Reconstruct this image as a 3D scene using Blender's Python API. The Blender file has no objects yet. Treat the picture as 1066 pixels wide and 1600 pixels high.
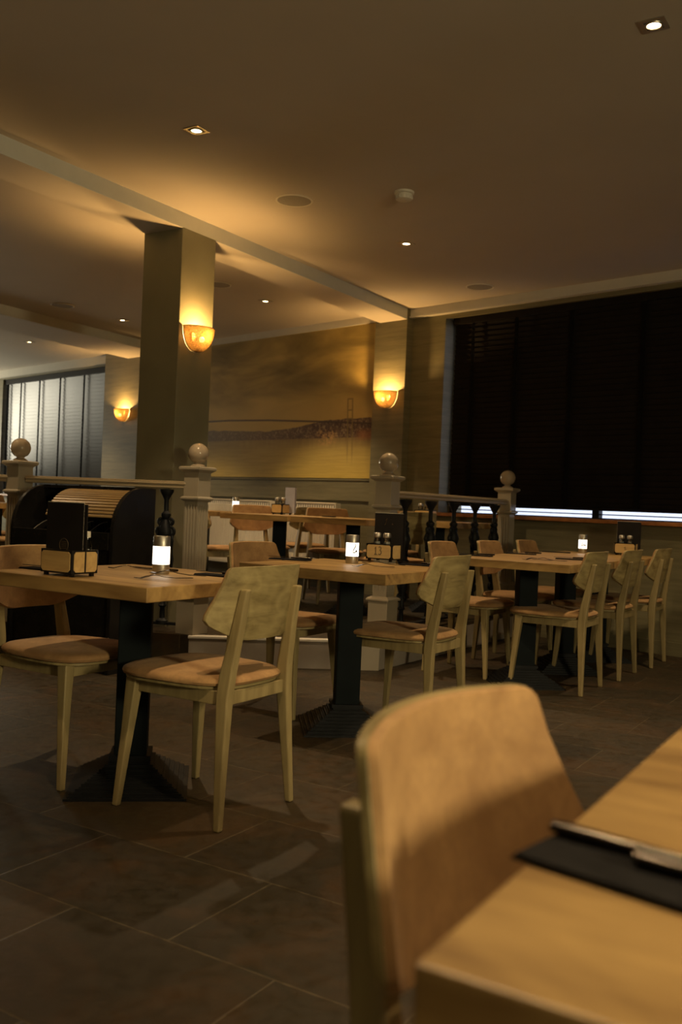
import bpy, bmesh, math, random
from mathutils import Vector, Matrix
random.seed(7)
S = bpy.context.scene
COL = S.collection
PI = math.pi
R_ = math.radians

# ------------------------------------------------------------------ camera
cam_d = bpy.data.cameras.new('camera')
cam = bpy.data.objects.new('camera', cam_d); COL.objects.link(cam)
cam_d.sensor_fit = 'VERTICAL'; cam_d.sensor_height = 36.0
cam_d.lens = 1466.0 / 1600.0 * 36.0
cam_d.clip_start = 0.02; cam_d.clip_end = 200
ROLL, PITCH = 0.0412, -0.0056
cam.matrix_world = Matrix.Translation((0, 0, 1.0)) @ Matrix.Rotation(PI / 2, 4, 'X') @ \
    (Matrix.Rotation(PITCH, 4, 'X') @ Matrix.Rotation(ROLL, 4, 'Z'))
cam_d.dof.use_dof = True; cam_d.dof.focus_distance = 3.9; cam_d.dof.aperture_fstop = 4.0
S.camera = cam

# ------------------------------------------------------------------ world, exposure
S.view_settings.view_transform = 'Standard'; S.view_settings.look = 'None'
S.view_settings.gamma = 1.0; S.view_settings.use_curve_mapping = False
S.view_settings.exposure = 0.78
world = bpy.data.worlds.new('sky'); S.world = world; world.use_nodes = True
bg = world.node_tree.nodes['Background']
bg.inputs[0].default_value = (0.74, 0.80, 1.0, 1); bg.inputs[1].default_value = 1.0

# light strengths
SPOT_W = 58.0        # ceiling halogens
SCONCE_W = 17.0
FILL_W = 3.0         # added fill light behind the camera
SIDE_W = 64.0
LEFT_W = 52.0
WARM = (1.0, 0.56, 0.18)
HAL = (1.0, 0.71, 0.40)

def area(name, loc, direction, sx, sy, power, col):
    d = bpy.data.lights.new(name, 'AREA'); d.shape = 'RECTANGLE'; d.size = sx; d.size_y = sy
    d.energy = power; d.color = col
    o = bpy.data.objects.new(name, d); COL.objects.link(o); o.location = loc
    o.rotation_euler = Vector(direction).to_track_quat('-Z', 'Z').to_euler()
    return o

# ------------------------------------------------------------------ frames
WA = R_(136.3)
W0 = Vector((2.524, 6.9, 0))
WU = Vector((math.cos(WA), math.sin(WA), 0)); WN = Vector((-math.sin(WA), math.cos(WA), 0))
def W(u, v, z=0):          # u along the window wall (to the left), v into the room
    return W0 + WU * u + WN * v + Vector((0, 0, z))
WROT = WA + PI             # local +x = towards the right along the wall, local +y = out of the room
GA = R_(-31.5)             # direction of the floor grid

area('fill_behind', W(-5.2, 10.3, 1.75), -WN * 1.0, 1.4, 1.3, FILL_W, (1.0, 0.90, 0.62))  # added fill area light; the wall there has no window
area('warm_light_side', W(-5.9, 5.6, 1.72), WU * 1.0 + WN*.35 - Vector((0,0,.12)), .7, .5, SIDE_W, (1.0, 0.82, 0.48))  # added low warm light from the right
area('daylight_left', W(12.7, 1.1, 1.75), -WU * 1.0, 1.0, 1.6, LEFT_W, (1.0, 0.92, 0.70))

# ------------------------------------------------------------------ node helpers
def mat(name):
    m = bpy.data.materials.new(name); m.use_nodes = True
    nt = m.node_tree; b = nt.nodes['Principled BSDF']
    return m, nt, b
class NB:
    def __init__(s, nt): s.nt = nt; s.n = nt.nodes; s.l = nt.links
    def put(s, sock, v):
        if hasattr(v, 'is_output'): s.l.new(v, sock)
        elif isinstance(v, (tuple, list)):
            v = tuple(v)
            if sock.type == 'RGBA' and len(v) == 3: v = v + (1,)
            sock.default_value = v
        else: sock.default_value = v
    def coord(s, k='Object'): return s.n.new('ShaderNodeTexCoord').outputs[k]
    def pos(s): return s.n.new('ShaderNodeNewGeometry').outputs['Position']
    def mapping(s, vec, loc=(0,0,0), rot=(0,0,0), scale=(1,1,1)):
        m = s.n.new('ShaderNodeMapping'); s.put(m.inputs['Vector'], vec)
        m.inputs['Location'].default_value = loc; m.inputs['Rotation'].default_value = rot; m.inputs['Scale'].default_value = scale
        return m.outputs[0]
    def noise(s, vec, scale=5, detail=4, rough=.55, dist=0, out='Fac'):
        m = s.n.new('ShaderNodeTexNoise'); s.put(m.inputs['Vector'], vec)
        m.inputs['Scale'].default_value = scale; m.inputs['Detail'].default_value = detail
        m.inputs['Roughness'].default_value = rough; m.inputs['Distortion'].default_value = dist
        return m.outputs[out]
    def ramp(s, f, stops, interp='LINEAR'):
        m = s.n.new('ShaderNodeValToRGB'); s.put(m.inputs[0], f); cr = m.color_ramp; cr.interpolation = interp
        while len(cr.elements) > 1: cr.elements.remove(cr.elements[-1])
        for i, (p, c) in enumerate(stops):
            e = cr.elements[0] if i == 0 else cr.elements.new(p)
            e.position = p; e.color = (c[0], c[1], c[2], 1) if isinstance(c, (tuple, list)) else (c, c, c, 1)
        return m.outputs[0]
    def mix(s, f, a, b, mode='MIX'):
        m = s.n.new('ShaderNodeMix'); m.data_type = 'RGBA'; m.blend_type = mode
        s.put(m.inputs[0], f); s.put(m.inputs[6], a); s.put(m.inputs[7], b); return m.outputs[2]
    def math(s, op, a, b=0.0, c=None, clamp=False):
        m = s.n.new('ShaderNodeMath'); m.operation = op; m.use_clamp = clamp
        s.put(m.inputs[0], a); s.put(m.inputs[1], b)
        if c is not None: s.put(m.inputs[2], c)
        return m.outputs[0]
    def maprange(s, v, a, b, c=0., d=1., smooth=False):
        m = s.n.new('ShaderNodeMapRange'); s.put(m.inputs[0], v)
        if smooth: m.interpolation_type = 'SMOOTHSTEP'
        for i, x in enumerate((a, b, c, d)): m.inputs[i + 1].default_value = x
        return m.outputs[0]
    def sep(s, v):
        m = s.n.new('ShaderNodeSeparateXYZ'); s.put(m.inputs[0], v); return m.outputs
    def comb(s, x, y, z=0.0):
        m = s.n.new('ShaderNodeCombineXYZ'); s.put(m.inputs[0], x); s.put(m.inputs[1], y); s.put(m.inputs[2], z); return m.outputs[0]
    def bump(s, h, strength=.3, dist=.01):
        m = s.n.new('ShaderNodeBump'); s.put(m.inputs['Height'], h); m.inputs['Strength'].default_value = strength; m.inputs['Distance'].default_value = dist
        return m.outputs[0]

def plain(name, col, rough=.5, metal=0., var=.12, scale=9, bump=0.0, spec=.5, coat=0.):
    m, nt, b = mat(name); n = NB(nt); c = n.coord()
    f = n.noise(c, scale, 4, .6)
    lo = tuple(max(0, x * (1 - var)) for x in col); hi = tuple(min(1, x * (1 + var)) for x in col)
    nt.links.new(n.ramp(f, [(.3, lo), (.7, hi)]), b.inputs['Base Color'])
    b.inputs['Roughness'].default_value = rough; b.inputs['Metallic'].default_value = metal
    b.inputs['Specular IOR Level'].default_value = spec; b.inputs['Coat Weight'].default_value = coat
    if bump: nt.links.new(n.bump(n.noise(c, scale * 12, 3), bump, .002), b.inputs['Normal'])
    return m

def wood(name, light, dark, axis=0, scale=1.0, rough=.45, rings=True, bump=.15):
    m, nt, b = mat(name); n = NB(nt); c = n.coord()
    inf = nt.nodes.new('ShaderNodeObjectInfo')
    off = n.math('MULTIPLY', inf.outputs['Random'], 13.0)
    c2 = nt.nodes.new('ShaderNodeVectorMath'); c2.operation = 'ADD'; nt.links.new(c, c2.inputs[0]); nt.links.new(n.comb(off, off, off), c2.inputs[1])
    sc = [22, 22, 22]; sc[axis] = 1.6
    st = n.mapping(c2.outputs[0], scale=tuple(x * scale for x in sc))
    g = n.noise(st, 1.0, 6, .62, .6)
    st2 = n.mapping(c2.outputs[0], scale=tuple((2.2 if i == axis else 7.0) * scale for i in range(3)))
    k = n.noise(st2, 1.0, 3, .5, 1.6)
    w = n.math('FRACT', n.math('MULTIPLY', k, 4.0 if rings else 1.6))
    w = n.math('ABSOLUTE', n.math('SUBTRACT', w, .5))
    f = n.math('ADD', n.math('MULTIPLY', g, .85), n.math('MULTIPLY', w, .32))
    mid = tuple((x + y) / 2 for x, y in zip(light, dark))
    colr = n.ramp(f, [(.28, dark), (.46, mid), (.68, light)])
    nt.links.new(colr, b.inputs['Base Color']); b.inputs['Roughness'].default_value = rough
    nt.links.new(n.bump(g, bump, .002), b.inputs['Normal'])
    return m

M = {}
M['chair_wood'] = wood('pale_oak_plywood', (.44, .35, .155), (.17, .125, .045), axis=0, scale=1.0, rough=.5)
M['chair_leg'] = wood('pale_oak', (.40, .315, .145), (.20, .15, .06), axis=2, scale=1.1, rough=.5, rings=False)
M['table'] = wood('oiled_oak', (.46, .295, .105), (.17, .092, .03), axis=0, scale=.6, rough=.42)
M['sill'] = wood('stained_sill_wood', (.42, .17, .05), (.24, .09, .025), axis=0, rough=.4, rings=False)
M['rail'] = plain('painted_handrail', (.36, .285, .175), .38, var=.06, scale=4)
M['post'] = plain('stone_paint', (.33, .285, .205), .42, var=.05, scale=5, bump=.05)
M['suede'] = None
def suede():
    m, nt, b = mat('tan_suede'); n = NB(nt); c = n.coord()
    f = n.noise(c, 7, 3, .55, .8); f2 = n.noise(c, 90, 3, .6)
    a = n.ramp(f, [(.35, (.32, .175, .065)), (.65, (.52, .31, .125))])
    a = n.mix(n.maprange(f2, .3, .7, 0, .35), a, (.24, .13, .06))
    nt.links.new(a, b.inputs['Base Color']); b.inputs['Roughness'].default_value = .85
    b.inputs['Sheen Weight'].default_value = .12; b.inputs['Sheen Roughness'].default_value = .5
    b.inputs['Sheen Tint'].default_value = (1, .8, .55, 1)
    nt.links.new(n.bump(f2, .25, .002), b.inputs['Normal'])
    return m
M['suede'] = suede()
M['iron'] = plain('black_cast_iron', (.010, .011, .012), .5, spec=0.25, var=.3, scale=12, bump=.1)
M['pillar'] = plain('table_pillar_paint', (.009, .013, .014), .6, spec=0.1, var=.2, scale=8, bump=.1)
M['black'] = plain('black_lacquer', (.010, .009, .008), .25, spec=0.25, var=.3)
M['blackmat'] = plain('black_card', (.014, .012, .011), .6, spec=0.15, var=.2)
M['napkin'] = plain('black_napkin_cloth', (.017, .016, .016), .9, spec=0.1, var=.3, scale=30, bump=.4)
M['cutlery'] = plain('dark_cutlery_steel', (.07, .06, .05), .25, 1.0, var=.1, scale=30)
M['steel'] = plain('brushed_steel', (.50, .47, .40), .42, 1.0, var=.08, scale=30)
M['ball'] = plain('glossy_ball_paint', (.36, .29, .20), .12, var=.04, coat=.6)
M['white'] = plain('radiator_enamel', (.86, .80, .66), .35, var=.03)
M['trimwhite'] = plain('cornice_paint', (.66, .63, .54), .6, var=.03)
M['beampaint'] = plain('beam_paint', (.60, .60, .53), .6, var=.03)
M['kerb'] = plain('kerb_render', (.33, .29, .24), .7, var=.1, scale=6, bump=.2)
M['kerbtop'] = plain('kerb_nosing', (.72, .68, .60), .5, var=.06)
M['blind'] = plain('black_blind_slat', (.012, .010, .009), .5, spec=0.12, var=.2)
M['blindsat'] = plain('satin_blind_slat', (.03, .028, .026), .33, var=.2)
M['tape'] = plain('blind_tape', (.010, .010, .010), .8, spec=0.0, var=.2)
M['frame'] = plain('dark_window_frame', (.02, .02, .022), .4, spec=0.2)
M['cardwhite'] = plain('cream_card_edge', (.55, .50, .38), .7)
M['greycard'] = plain('grey_menu_card', (.42, .44, .52), .3)
M['plastic'] = plain('ivory_plastic', (.72, .68, .56), .45, var=.03)
M['vent'] = plain('grey_speaker_grille', (.30, .27, .22), .7, var=.05, scale=60, bump=.4)
M['caddywood'] = wood('caddy_panel_wood', (.56, .38, .15), (.42, .27, .10), axis=0, scale=2.5, rough=.45, rings=False)
M['slatwood'] = wood('tambour_wood', (.30, .20, .08), (.16, .10, .04), axis=0, scale=1.5, rough=.4, rings=False)
M['ink'] = plain('black_ink', (.02, .015, .012), .6)
M['gold'] = plain('dull_gold_print', (.16, .11, .05), .4, .4)
M['spice'] = plain('white_salt', (.55, .52, .45), .9)

def glass(name, col=(1, 1, 1), rough=.05, spec=1.0):
    m = bpy.data.materials.new(name); m.use_nodes = True; nt = m.node_tree; n = NB(nt)
    nt.nodes.remove(nt.nodes['Principled BSDF']); out = nt.nodes['Material Output']
    t = nt.nodes.new('ShaderNodeBsdfTransparent'); t.inputs[0].default_value = col + (1,)
    g = nt.nodes.new('ShaderNodeBsdfGlossy'); g.inputs['Roughness'].default_value = rough
    fr = nt.nodes.new('ShaderNodeFresnel'); fr.inputs[0].default_value = 1.5
    mx = nt.nodes.new('ShaderNodeMixShader')
    nt.links.new(n.math('MULTIPLY_ADD', fr.outputs[0], spec, .06), mx.inputs[0]); nt.links.new(t.outputs[0], mx.inputs[1]); nt.links.new(g.outputs[0], mx.inputs[2])
    nt.links.new(mx.outputs[0], out.inputs[0]); return m
M['glass'] = glass('clear_glass', (.93, .95, .93))
M['pane'] = glass('window_glass', (.96, .97, .97), .02)
def hammered():
    m = bpy.data.materials.new('hammered_glass'); m.use_nodes = True; nt = m.node_tree; n = NB(nt)
    nt.nodes.remove(nt.nodes['Principled BSDF']); out = nt.nodes['Material Output']
    c = n.coord(); f = n.noise(c, 120, 3, .6)
    v = nt.nodes.new('ShaderNodeTexVoronoi'); v.inputs['Scale'].default_value = 75; nt.links.new(c, v.inputs['Vector'])
    bmp = n.bump(v.outputs['Distance'], .9, .004)
    t = nt.nodes.new('ShaderNodeBsdfTransparent'); t.inputs[0].default_value = (.30, .245, .17, 1)
    tr = nt.nodes.new('ShaderNodeBsdfTranslucent'); tr.inputs[0].default_value = (.20, .13, .055, 1); nt.links.new(bmp, tr.inputs['Normal'])
    g = nt.nodes.new('ShaderNodeBsdfGlossy'); g.inputs['Roughness'].default_value = .15; g.inputs[0].default_value = (.5, .42, .3, 1); nt.links.new(bmp, g.inputs['Normal'])
    a = nt.nodes.new('ShaderNodeMixShader'); b = nt.nodes.new('ShaderNodeMixShader')
    nt.links.new(n.maprange(v.outputs['Distance'], .1, .6, .08, .34), a.inputs[0]); nt.links.new(t.outputs[0], a.inputs[1]); nt.links.new(tr.outputs[0], a.inputs[2])
    b.inputs[0].default_value = .22; nt.links.new(a.outputs[0], b.inputs[1]); nt.links.new(g.outputs[0], b.inputs[2])
    nt.links.new(b.outputs[0], out.inputs[0]); return m
M['hammered'] = hammered()
def emit(name, col, s):
    m, nt, b = mat(name); b.inputs['Base Color'].default_value = (.8, .8, .8, 1)
    n = NB(nt); f = n.noise(n.coord(), 3, 1)
    b.inputs['Emission Color'].default_value = col + (1,)
    nt.links.new(n.maprange(f, 0, 1, s * .97, s * 1.03), b.inputs['Emission Strength']); return m
M['bulb'] = emit('halogen_bulb', (1, .74, .42), 40)
M['down'] = emit('downlight_lens', (1, .72, .38), 14)
M['lampglow'] = emit('frosted_lamp_glow', (1.0, .88, .72), 1.15)

def wallpaper(name, a, bcol):
    m, nt, b = mat(name); n = NB(nt); c = n.coord()
    st = n.mapping(c, scale=(1.2, 1.2, 16)); f = n.noise(st, 1.6, 5, .6, .3)
    f2 = n.noise(n.mapping(c, scale=(3, 3, 60)), 2.0, 3, .6)
    ff = n.math('ADD', n.math('MULTIPLY', f, .75), n.math('MULTIPLY', f2, .25))
    nt.links.new(n.ramp(ff, [(.3, a), (.7, bcol)]), b.inputs['Base Color'])
    b.inputs['Roughness'].default_value = .6; nt.links.new(n.bump(ff, .2, .003), b.inputs['Normal']); return m
M['wall'] = wallpaper('grasscloth_wallpaper', (.125, .11, .055), (.225, .20, .108))
def columnpaper():
    m, nt, b = mat('ribbed_column_paper'); n = NB(nt); c = n.coord()
    s = n.sep(c); z = n.math('SINE', n.math('MULTIPLY', s[2], 420.)); x = n.math('SINE', n.math('MULTIPLY', n.math('ADD', s[0], s[1]), 420.))
    h = n.math('MULTIPLY', z, x)
    f = n.noise(c, 3, 3)
    nt.links.new(n.ramp(f, [(.3, (.175, .16, .095)), (.7, (.215, .20, .125))]), b.inputs['Base Color'])
    b.inputs['Roughness'].default_value = .42; nt.links.new(n.bump(h, .25, .002), b.inputs['Normal']); return m
M['columnpaper'] = columnpaper()
M['ceiling'] = plain('ceiling_paint', (.54, .485, .40), .75, var=.03, scale=1.5, bump=.04)
def slate():
    m, nt, b = mat('slate_floor_tiles'); n = NB(nt)
    p = n.mapping(n.pos(), rot=(0, 0, -GA))
    x, y, z = n.sep(p)
    ry = n.math('DIVIDE', n.math('SUBTRACT', y, 1.625 - .405 * 40), .405)
    row = n.math('FLOOR', ry); odd = n.math('MODULO', row, 2.0)
    gx = n.math('DIVIDE', n.math('ADD', n.math('ADD', x, 2.01 + 60.), n.math('MULTIPLY', odd, .3)), .6)
    colm = n.math('FLOOR', gx); fx = n.math('FRACT', gx); fy = n.math('FRACT', ry)
    dx = n.math('MULTIPLY', n.math('MINIMUM', fx, n.math('SUBTRACT', 1., fx)), .6)
    dy = n.math('MULTIPLY', n.math('MINIMUM', fy, n.math('SUBTRACT', 1., fy)), .405)
    d = n.math('MINIMUM', dx, dy)
    joint = n.maprange(d, .0015, .0035, 1, 0)
    wn = nt.nodes.new('ShaderNodeTexWhiteNoise'); wn.noise_dimensions = '2D'; nt.links.new(n.comb(row, colm), wn.inputs['Vector'])
    big = n.noise(n.pos(), 1.7, 5, .6, .7)
    fine = n.noise(n.pos(), 22, 5, .65, .3)
    rust = n.noise(n.pos(), 3.3, 4, .6, 1.0)
    base = n.mix(wn.outputs['Value'], (.016, .0115, .0045), (.038, .024, .008))
    base = n.mix(n.maprange(rust, .45, .68, 0, .7), base, (.075, .035, .010))
    base = n.mix(n.maprange(big, .35, .7, 0, .6), base, (.022, .018, .007))
    base = n.mix(n.maprange(fine, .35, .75, 0, .35), base, (.042, .029, .011))
    base = n.mix(n.math('MULTIPLY', joint, n.maprange(fine, .3, .6, .05, .7)), base, (.12, .09, .045))
    nt.links.new(base, b.inputs['Base Color'])
    nt.links.new(n.maprange(fine, .3, .7, .42, .7), b.inputs['Roughness'])
    h = n.math('SUBTRACT', n.math('MULTIPLY', fine, .5), n.math('MULTIPLY', joint, .6))
    nt.links.new(n.bump(h, .35, .004), b.inputs['Normal']); return m
M['floor'] = slate()

# ------------------------------------------------------------------ mesh builder
class MB:
    def __init__(s): s.bm = bmesh.new()
    def _v(s, p, T): return s.bm.verts.new(T @ Vector(p) if T else Vector(p))
    def box(s, a, b, T=None):
        x0, y0, z0 = a; x1, y1, z1 = b
        v = [s._v(p, T) for p in ((x0,y0,z0),(x1,y0,z0),(x1,y1,z0),(x0,y1,z0),(x0,y0,z1),(x1,y0,z1),(x1,y1,z1),(x0,y1,z1))]
        for f in ((3,2,1,0),(4,5,6,7),(0,1,5,4),(1,2,6,5),(2,3,7,6),(3,0,4,7)): s.bm.faces.new([v[i] for i in f])
        return s
    def prism(s, pts, z0, z1, T=None, top=None):
        top = top or pts
        a = [s._v((p[0], p[1], z0), T) for p in pts]; b = [s._v((p[0], p[1], z1), T) for p in top]
        n = len(pts)
        s.bm.faces.new(a[::-1]); s.bm.faces.new(b)
        for i in range(n): s.bm.faces.new([a[i], a[(i+1)%n], b[(i+1)%n], b[i]])
        return s
    def loft(s, secs, T=None):          # secs: (cx,cy,z,wx,wy)
        prev = None
        for (cx, cy, z, wx, wy) in secs:
            r = [s._v((cx+sx*wx/2, cy+sy*wy/2, z), T) for sx, sy in ((-1,-1),(1,-1),(1,1),(-1,1))]
            if prev:
                for i in range(4): s.bm.faces.new([prev[i], prev[(i+1)%4], r[(i+1)%4], r[i]])
            else: s.bm.faces.new(r[::-1])
            prev = r
        s.bm.faces.new(prev); return s
    def rings(s, rings, cap0=True, cap1=True, T=None, closed=True):
        prev = None
        for k, rg in enumerate(rings):
            r = [s._v(p, T) for p in rg]; n = len(r)
            if prev:
                for i in range(n if closed else n-1): s.bm.faces.new([prev[i], prev[(i+1)%n], r[(i+1)%n], r[i]])
            elif cap0: s.bm.faces.new(r[::-1])
            prev = r
        if cap1: s.bm.faces.new(prev)
        return s
    def lathe(s, prof, seg=24, T=None, a0=0, a1=2*PI, cap=True):
        full = abs(a1-a0-2*PI) < 1e-6; n = seg if full else seg+1
        rg = []
        for (r, z) in prof:
            r = max(r, 1e-4)
            rg.append([(r*math.cos(a0+(a1-a0)*i/seg), r*math.sin(a0+(a1-a0)*i/seg), z) for i in range(n)])
        return s.rings(rg, cap and full, cap and full, T, closed=full)
    def tube(s, pts, r, seg=8, T=None, rs=None):
        pts = [Vector(p) for p in pts]; rg = []
        up = Vector((0, 0, 1))
        for i, p in enumerate(pts):
            t = (pts[min(i+1, len(pts)-1)] - pts[max(i-1, 0)]).normalized()
            a = t.cross(up)
            if a.length < 1e-3: a = t.cross(Vector((1, 0, 0)))
            a.normalize(); b = t.cross(a); rr = rs[i] if rs else r
            rg.append([tuple(p + (a*math.cos(2*PI*k/seg) + b*math.sin(2*PI*k/seg))*rr) for k in range(seg)])
        return s.rings(rg, True, True, T)
    def torus(s, R, r, T=None, seg=16, ss=8):
        vs = [[s._v(((R+r*math.cos(2*PI*j/ss))*math.cos(2*PI*i/seg), (R+r*math.cos(2*PI*j/ss))*math.sin(2*PI*i/seg), r*math.sin(2*PI*j/ss)), T) for j in range(ss)] for i in range(seg)]
        for i in range(seg):
            for j in range(ss): s.bm.faces.new([vs[i][j], vs[(i+1)%seg][j], vs[(i+1)%seg][(j+1)%ss], vs[i][(j+1)%ss]])
        return s
    def build(s, name, m, parent=None, loc=None, rotz=0, bevel=0, seg=2, smooth=False, subs=0):
        bmesh.ops.recalc_face_normals(s.bm, faces=s.bm.faces)
        me = bpy.data.meshes.new(name); s.bm.to_mesh(me); s.bm.free()
        o = bpy.data.objects.new(name, me); COL.objects.link(o)
        if isinstance(m, str): m = M[m]
        me.materials.append(m)
        if smooth:
            for p in me.polygons: p.use_smooth = True
            try: me.set_sharp_from_angle(angle=R_(42))
            except Exception: pass
        if parent: o.parent = parent
        if loc is not None: o.location = loc
        o.rotation_euler.z = rotz
        if bevel:
            b = o.modifiers.new('bevel', 'BEVEL'); b.width = bevel; b.segments = seg; b.limit_method = 'ANGLE'; b.angle_limit = R_(35)
        if subs:
            q = o.modifiers.new('sub', 'SUBSURF'); q.levels = subs; q.render_levels = subs
        return o

def tag(o, label=None, cat=None, group=None, kind=None):
    if label: o['label'] = label
    if cat: o['category'] = cat
    if group: o['group'] = group
    if kind: o['kind'] = kind
    return o
def empty(name, loc, rotz=0, label=None, cat=None, group=None, kind=None):
    o = bpy.data.objects.new(name, None); COL.objects.link(o); o.location = loc; o.rotation_euler.z = rotz
    o.empty_display_size = .1
    return tag(o, label, cat, group, kind)
def copy_tree(o, parent=None):
    c = o.copy(); COL.objects.link(c); c.parent = parent
    for ch in [x for x in bpy.data.objects if x.parent == o]: copy_tree(ch, c)
    return c
_used = set()
def place(proto, loc, rotz, label, group=None):
    if proto.name in _used: o = copy_tree(proto)
    else: o = proto; _used.add(proto.name)
    o.location = loc; o.rotation_euler.z = rotz; o['label'] = label
    if group: o['group'] = group
    return o
def struct(o, label=None, cat=None): return tag(o, label, cat, kind='structure')

CEIL = 2.855; BEAMZ = 2.755; PLAT = 0.178
# ------------------------------------------------------------------ room shell (wall frame: u -6..13, v 0..10.5)
U0, U1, V1 = -6.0, 12.8, 10.5
def wallbox(m, u0, u1, v0, v1, z0, z1):
    m.prism([W(u0, v0), W(u0, v1), W(u1, v1), W(u1, v0)], z0, z1)
m = MB(); wallbox(m, U0 - .3, U1 + .3, -.35, V1 + .3, -.12, 0)
struct(m.build('floor', 'floor'), 'dark slate tile floor with thin pale joints', 'floor')
m = MB(); wallbox(m, U0 - .3, U1 + .3, -.35, V1 + .3, CEIL, CEIL + .15)
struct(m.build('ceiling', 'ceiling'), 'smooth cream brown painted ceiling', 'ceiling')
w1 = (-3.6, 2.28, .985, 2.735); w2 = (7.76, 10.72, .985, 2.72)
m = MB()
wallbox(m, U0 - .3, w1[0], -.35, 0, 0, CEIL)
for a, b in ((w1, 0), (w2, 0)):
    wallbox(m, a[0], a[1], -.35, 0, 0, a[2] - .03); wallbox(m, a[0], a[1], -.35, 0, a[3], CEIL)
wallbox(m, w1[1], w2[0], -.35, 0, 0, CEIL); wallbox(m, w2[1], U1 + .3, -.35, 0, 0, CEIL)
wallbox(m, 2.66, 3.05, 0, .09, 0, CEIL); wallbox(m, 6.80, 7.74, 0, .09, 0, CEIL)
wall_back = struct(m.build('wall_back', 'wall'), 'olive grey wallpapered long wall with windows and pilasters', 'wall')
m = MB(); wallbox(m, U1, U1 + .3, 0, V1, 0, CEIL); struct(m.build('wall_left', 'wall'))
m = MB(); wallbox(m, U0 - .3, U0, 0, V1, 0, CEIL); struct(m.build('wall_right', 'wall'))
m = MB(); wallbox(m, U0 - .3, U1 + .3, V1, V1 + .3, 0, CEIL); struct(m.build('wall_front', 'wall'))
# beams
BD = Vector((math.cos(R_(58)), math.sin(R_(58)), 0)); BNv = Vector((math.sin(R_(58)), -math.cos(R_(58)), 0))
colc = Vector((-1.095, 6.06, 0))
def beam(p, width, name, d=BD, s0=-8.5, s1=6):
    nrm = Vector((d.y, -d.x, 0))
    def hit(q, v=0.0):      # distance along d to the wall line
        return ((W(0, v) - q).dot(WN)) / d.dot(WN)
    q = p - nrm * width
    a, b = hit(p), hit(q)
    m = MB(); m.prism([p + d * s0, p + d * a, q + d * b, q + d * s0], BEAMZ, CEIL + .02)
    o = m.build(name, 'beampaint', bevel=.004); o.data.materials.append(M['ceiling'])
    for f in o.data.polygons:
        if f.normal.z < -.5: f.material_index = 1
    return struct(o, 'shallow painted ceiling beam', 'beam')
beam(colc, .33, 'trim_1'); 
b2d = Vector((math.cos(R_(60)), math.sin(R_(60)), 0))
beam(Vector((-2.93, 10.1, 0)), .72, 'trim_2', b2d, -9)
# bulkhead bands above the wall in the left bays, ledge above the right window
m = MB(); wallbox(m, 3.0, 6.9, -.02, .03, 2.785, CEIL + .01); struct(m.build('trim_3', 'trimwhite'), 'pale band at the top of the wall above the bridge picture', 'trim')
m = MB(); wallbox(m, 7.7, U1, -.02, .035, 2.745, CEIL + .01); struct(m.build('trim_4', 'trimwhite'), 'pale band above the left window', 'trim')
m = MB(); wallbox(m, U0, 2.66, -.02, .045, 2.785, CEIL + .01); wallbox(m, U0, 2.66, -.02, .06, 2.772, 2.785)
struct(m.build('trim_5', 'trimwhite'), 'pale moulding at the ceiling above the right window', 'trim')

# windows
def window(n, w, label):
    u0, u1, z0, z1 = w
    root = empty('window_%d' % n, W((u0+u1)/2, -.2, z0), WROT, label, 'window', kind='structure')
    hw = (u1-u0)/2; H = z1 - z0
    fr = MB(); k = 4
    fr.box((-hw, -.03, 0), (hw, .03, .010)).box((-hw, -.02, .034), (hw, .02, .042)).box((-hw, -.03, H-.05), (hw, .03, H))
    for i in range(k+1):
        x = -hw + 2*hw*i/k; a = max(-hw, x-.03); b = min(hw, x+.03); fr.box((a, -.03, .01), (b, .03, H-.05))
    fr.build('window_frame', 'frame', root)
    MB().box((-hw+.03, -.004, .01), (hw-.03, .004, H-.05)).build('pane', 'pane', root)
    return root
window(1, w1, 'wide dark framed window behind the closed black blind')
window(2, w2, 'left window behind the satin blind')
# a low white outside ledge / sill boards
m = MB(); wallbox(m, w1[0] - .05, w1[1] + .04, -.34, .07, .955, .985); struct(m.build('trim_6', 'sill', bevel=.003), 'orange stained wooden window sill of the right window', 'window sill')
m = MB(); wallbox(m, w2[0] - .02, w2[1] + .02, -.34, .05, .955, .985); struct(m.build('trim_7', 'sill', bevel=.003), 'orange stained wooden window sill of the left window', 'window sill')

# venetian blinds
def blind(name, u0, u1, v, z0, z1, tilt, slatmat, label, tapes, pitch=.045, depth=.05, tapew=.038, gap=0.0):
    root = empty(name, W((u0+u1)/2, v, z0), WROT, label, 'window blind', 'venetian blinds')
    hw = (u1-u0)/2; H = z1-z0
    n = int((H - .12) / pitch); pitch = (H - .132) / n; n += 1; me = MB()
    for i in range(n):
        z = .035 + i*pitch
        T = Matrix.Translation((0, 0, z)) @ Matrix.Rotation(tilt, 4, 'X')
        me.box((-hw, -depth/2, -.0012), (hw, depth/2, .0012), T)
    s = me.build('slats', slatmat, root)
    MB().box((-hw, -.027, 0), (hw, .027, .018)).build('bottom_rail', slatmat, root, bevel=.003)
    MB().box((-hw-.01, -.035, H-.075), (hw+.01, .035, H)).build('headrail', 'blind', root, bevel=.003)
    for t in tapes:
        x = (u0+u1)/2 - t
        tm = MB()
        tm.box((x-tapew/2, -.031, .005), (x+tapew/2, -.029, H-.06))
        for i in range(0, n): tm.box((x-tapew/2-.004, -.036, .035+i*pitch-.004), (x+tapew/2+.004, -.031, .035+i*pitch+.006))
        tm.build('ladder_tape', 'tape', root)
    return root
blind('venetian_blind', -3.58, 2.21, -.07, 1.052, 2.75, R_(-72), 'blind', 'wide closed black slatted blind over the right window',
      [2.0, 1.55, 1.02, .40, -.25, -.9, -1.5, -2.1, -2.7, -3.3], tapew=.03)
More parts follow.
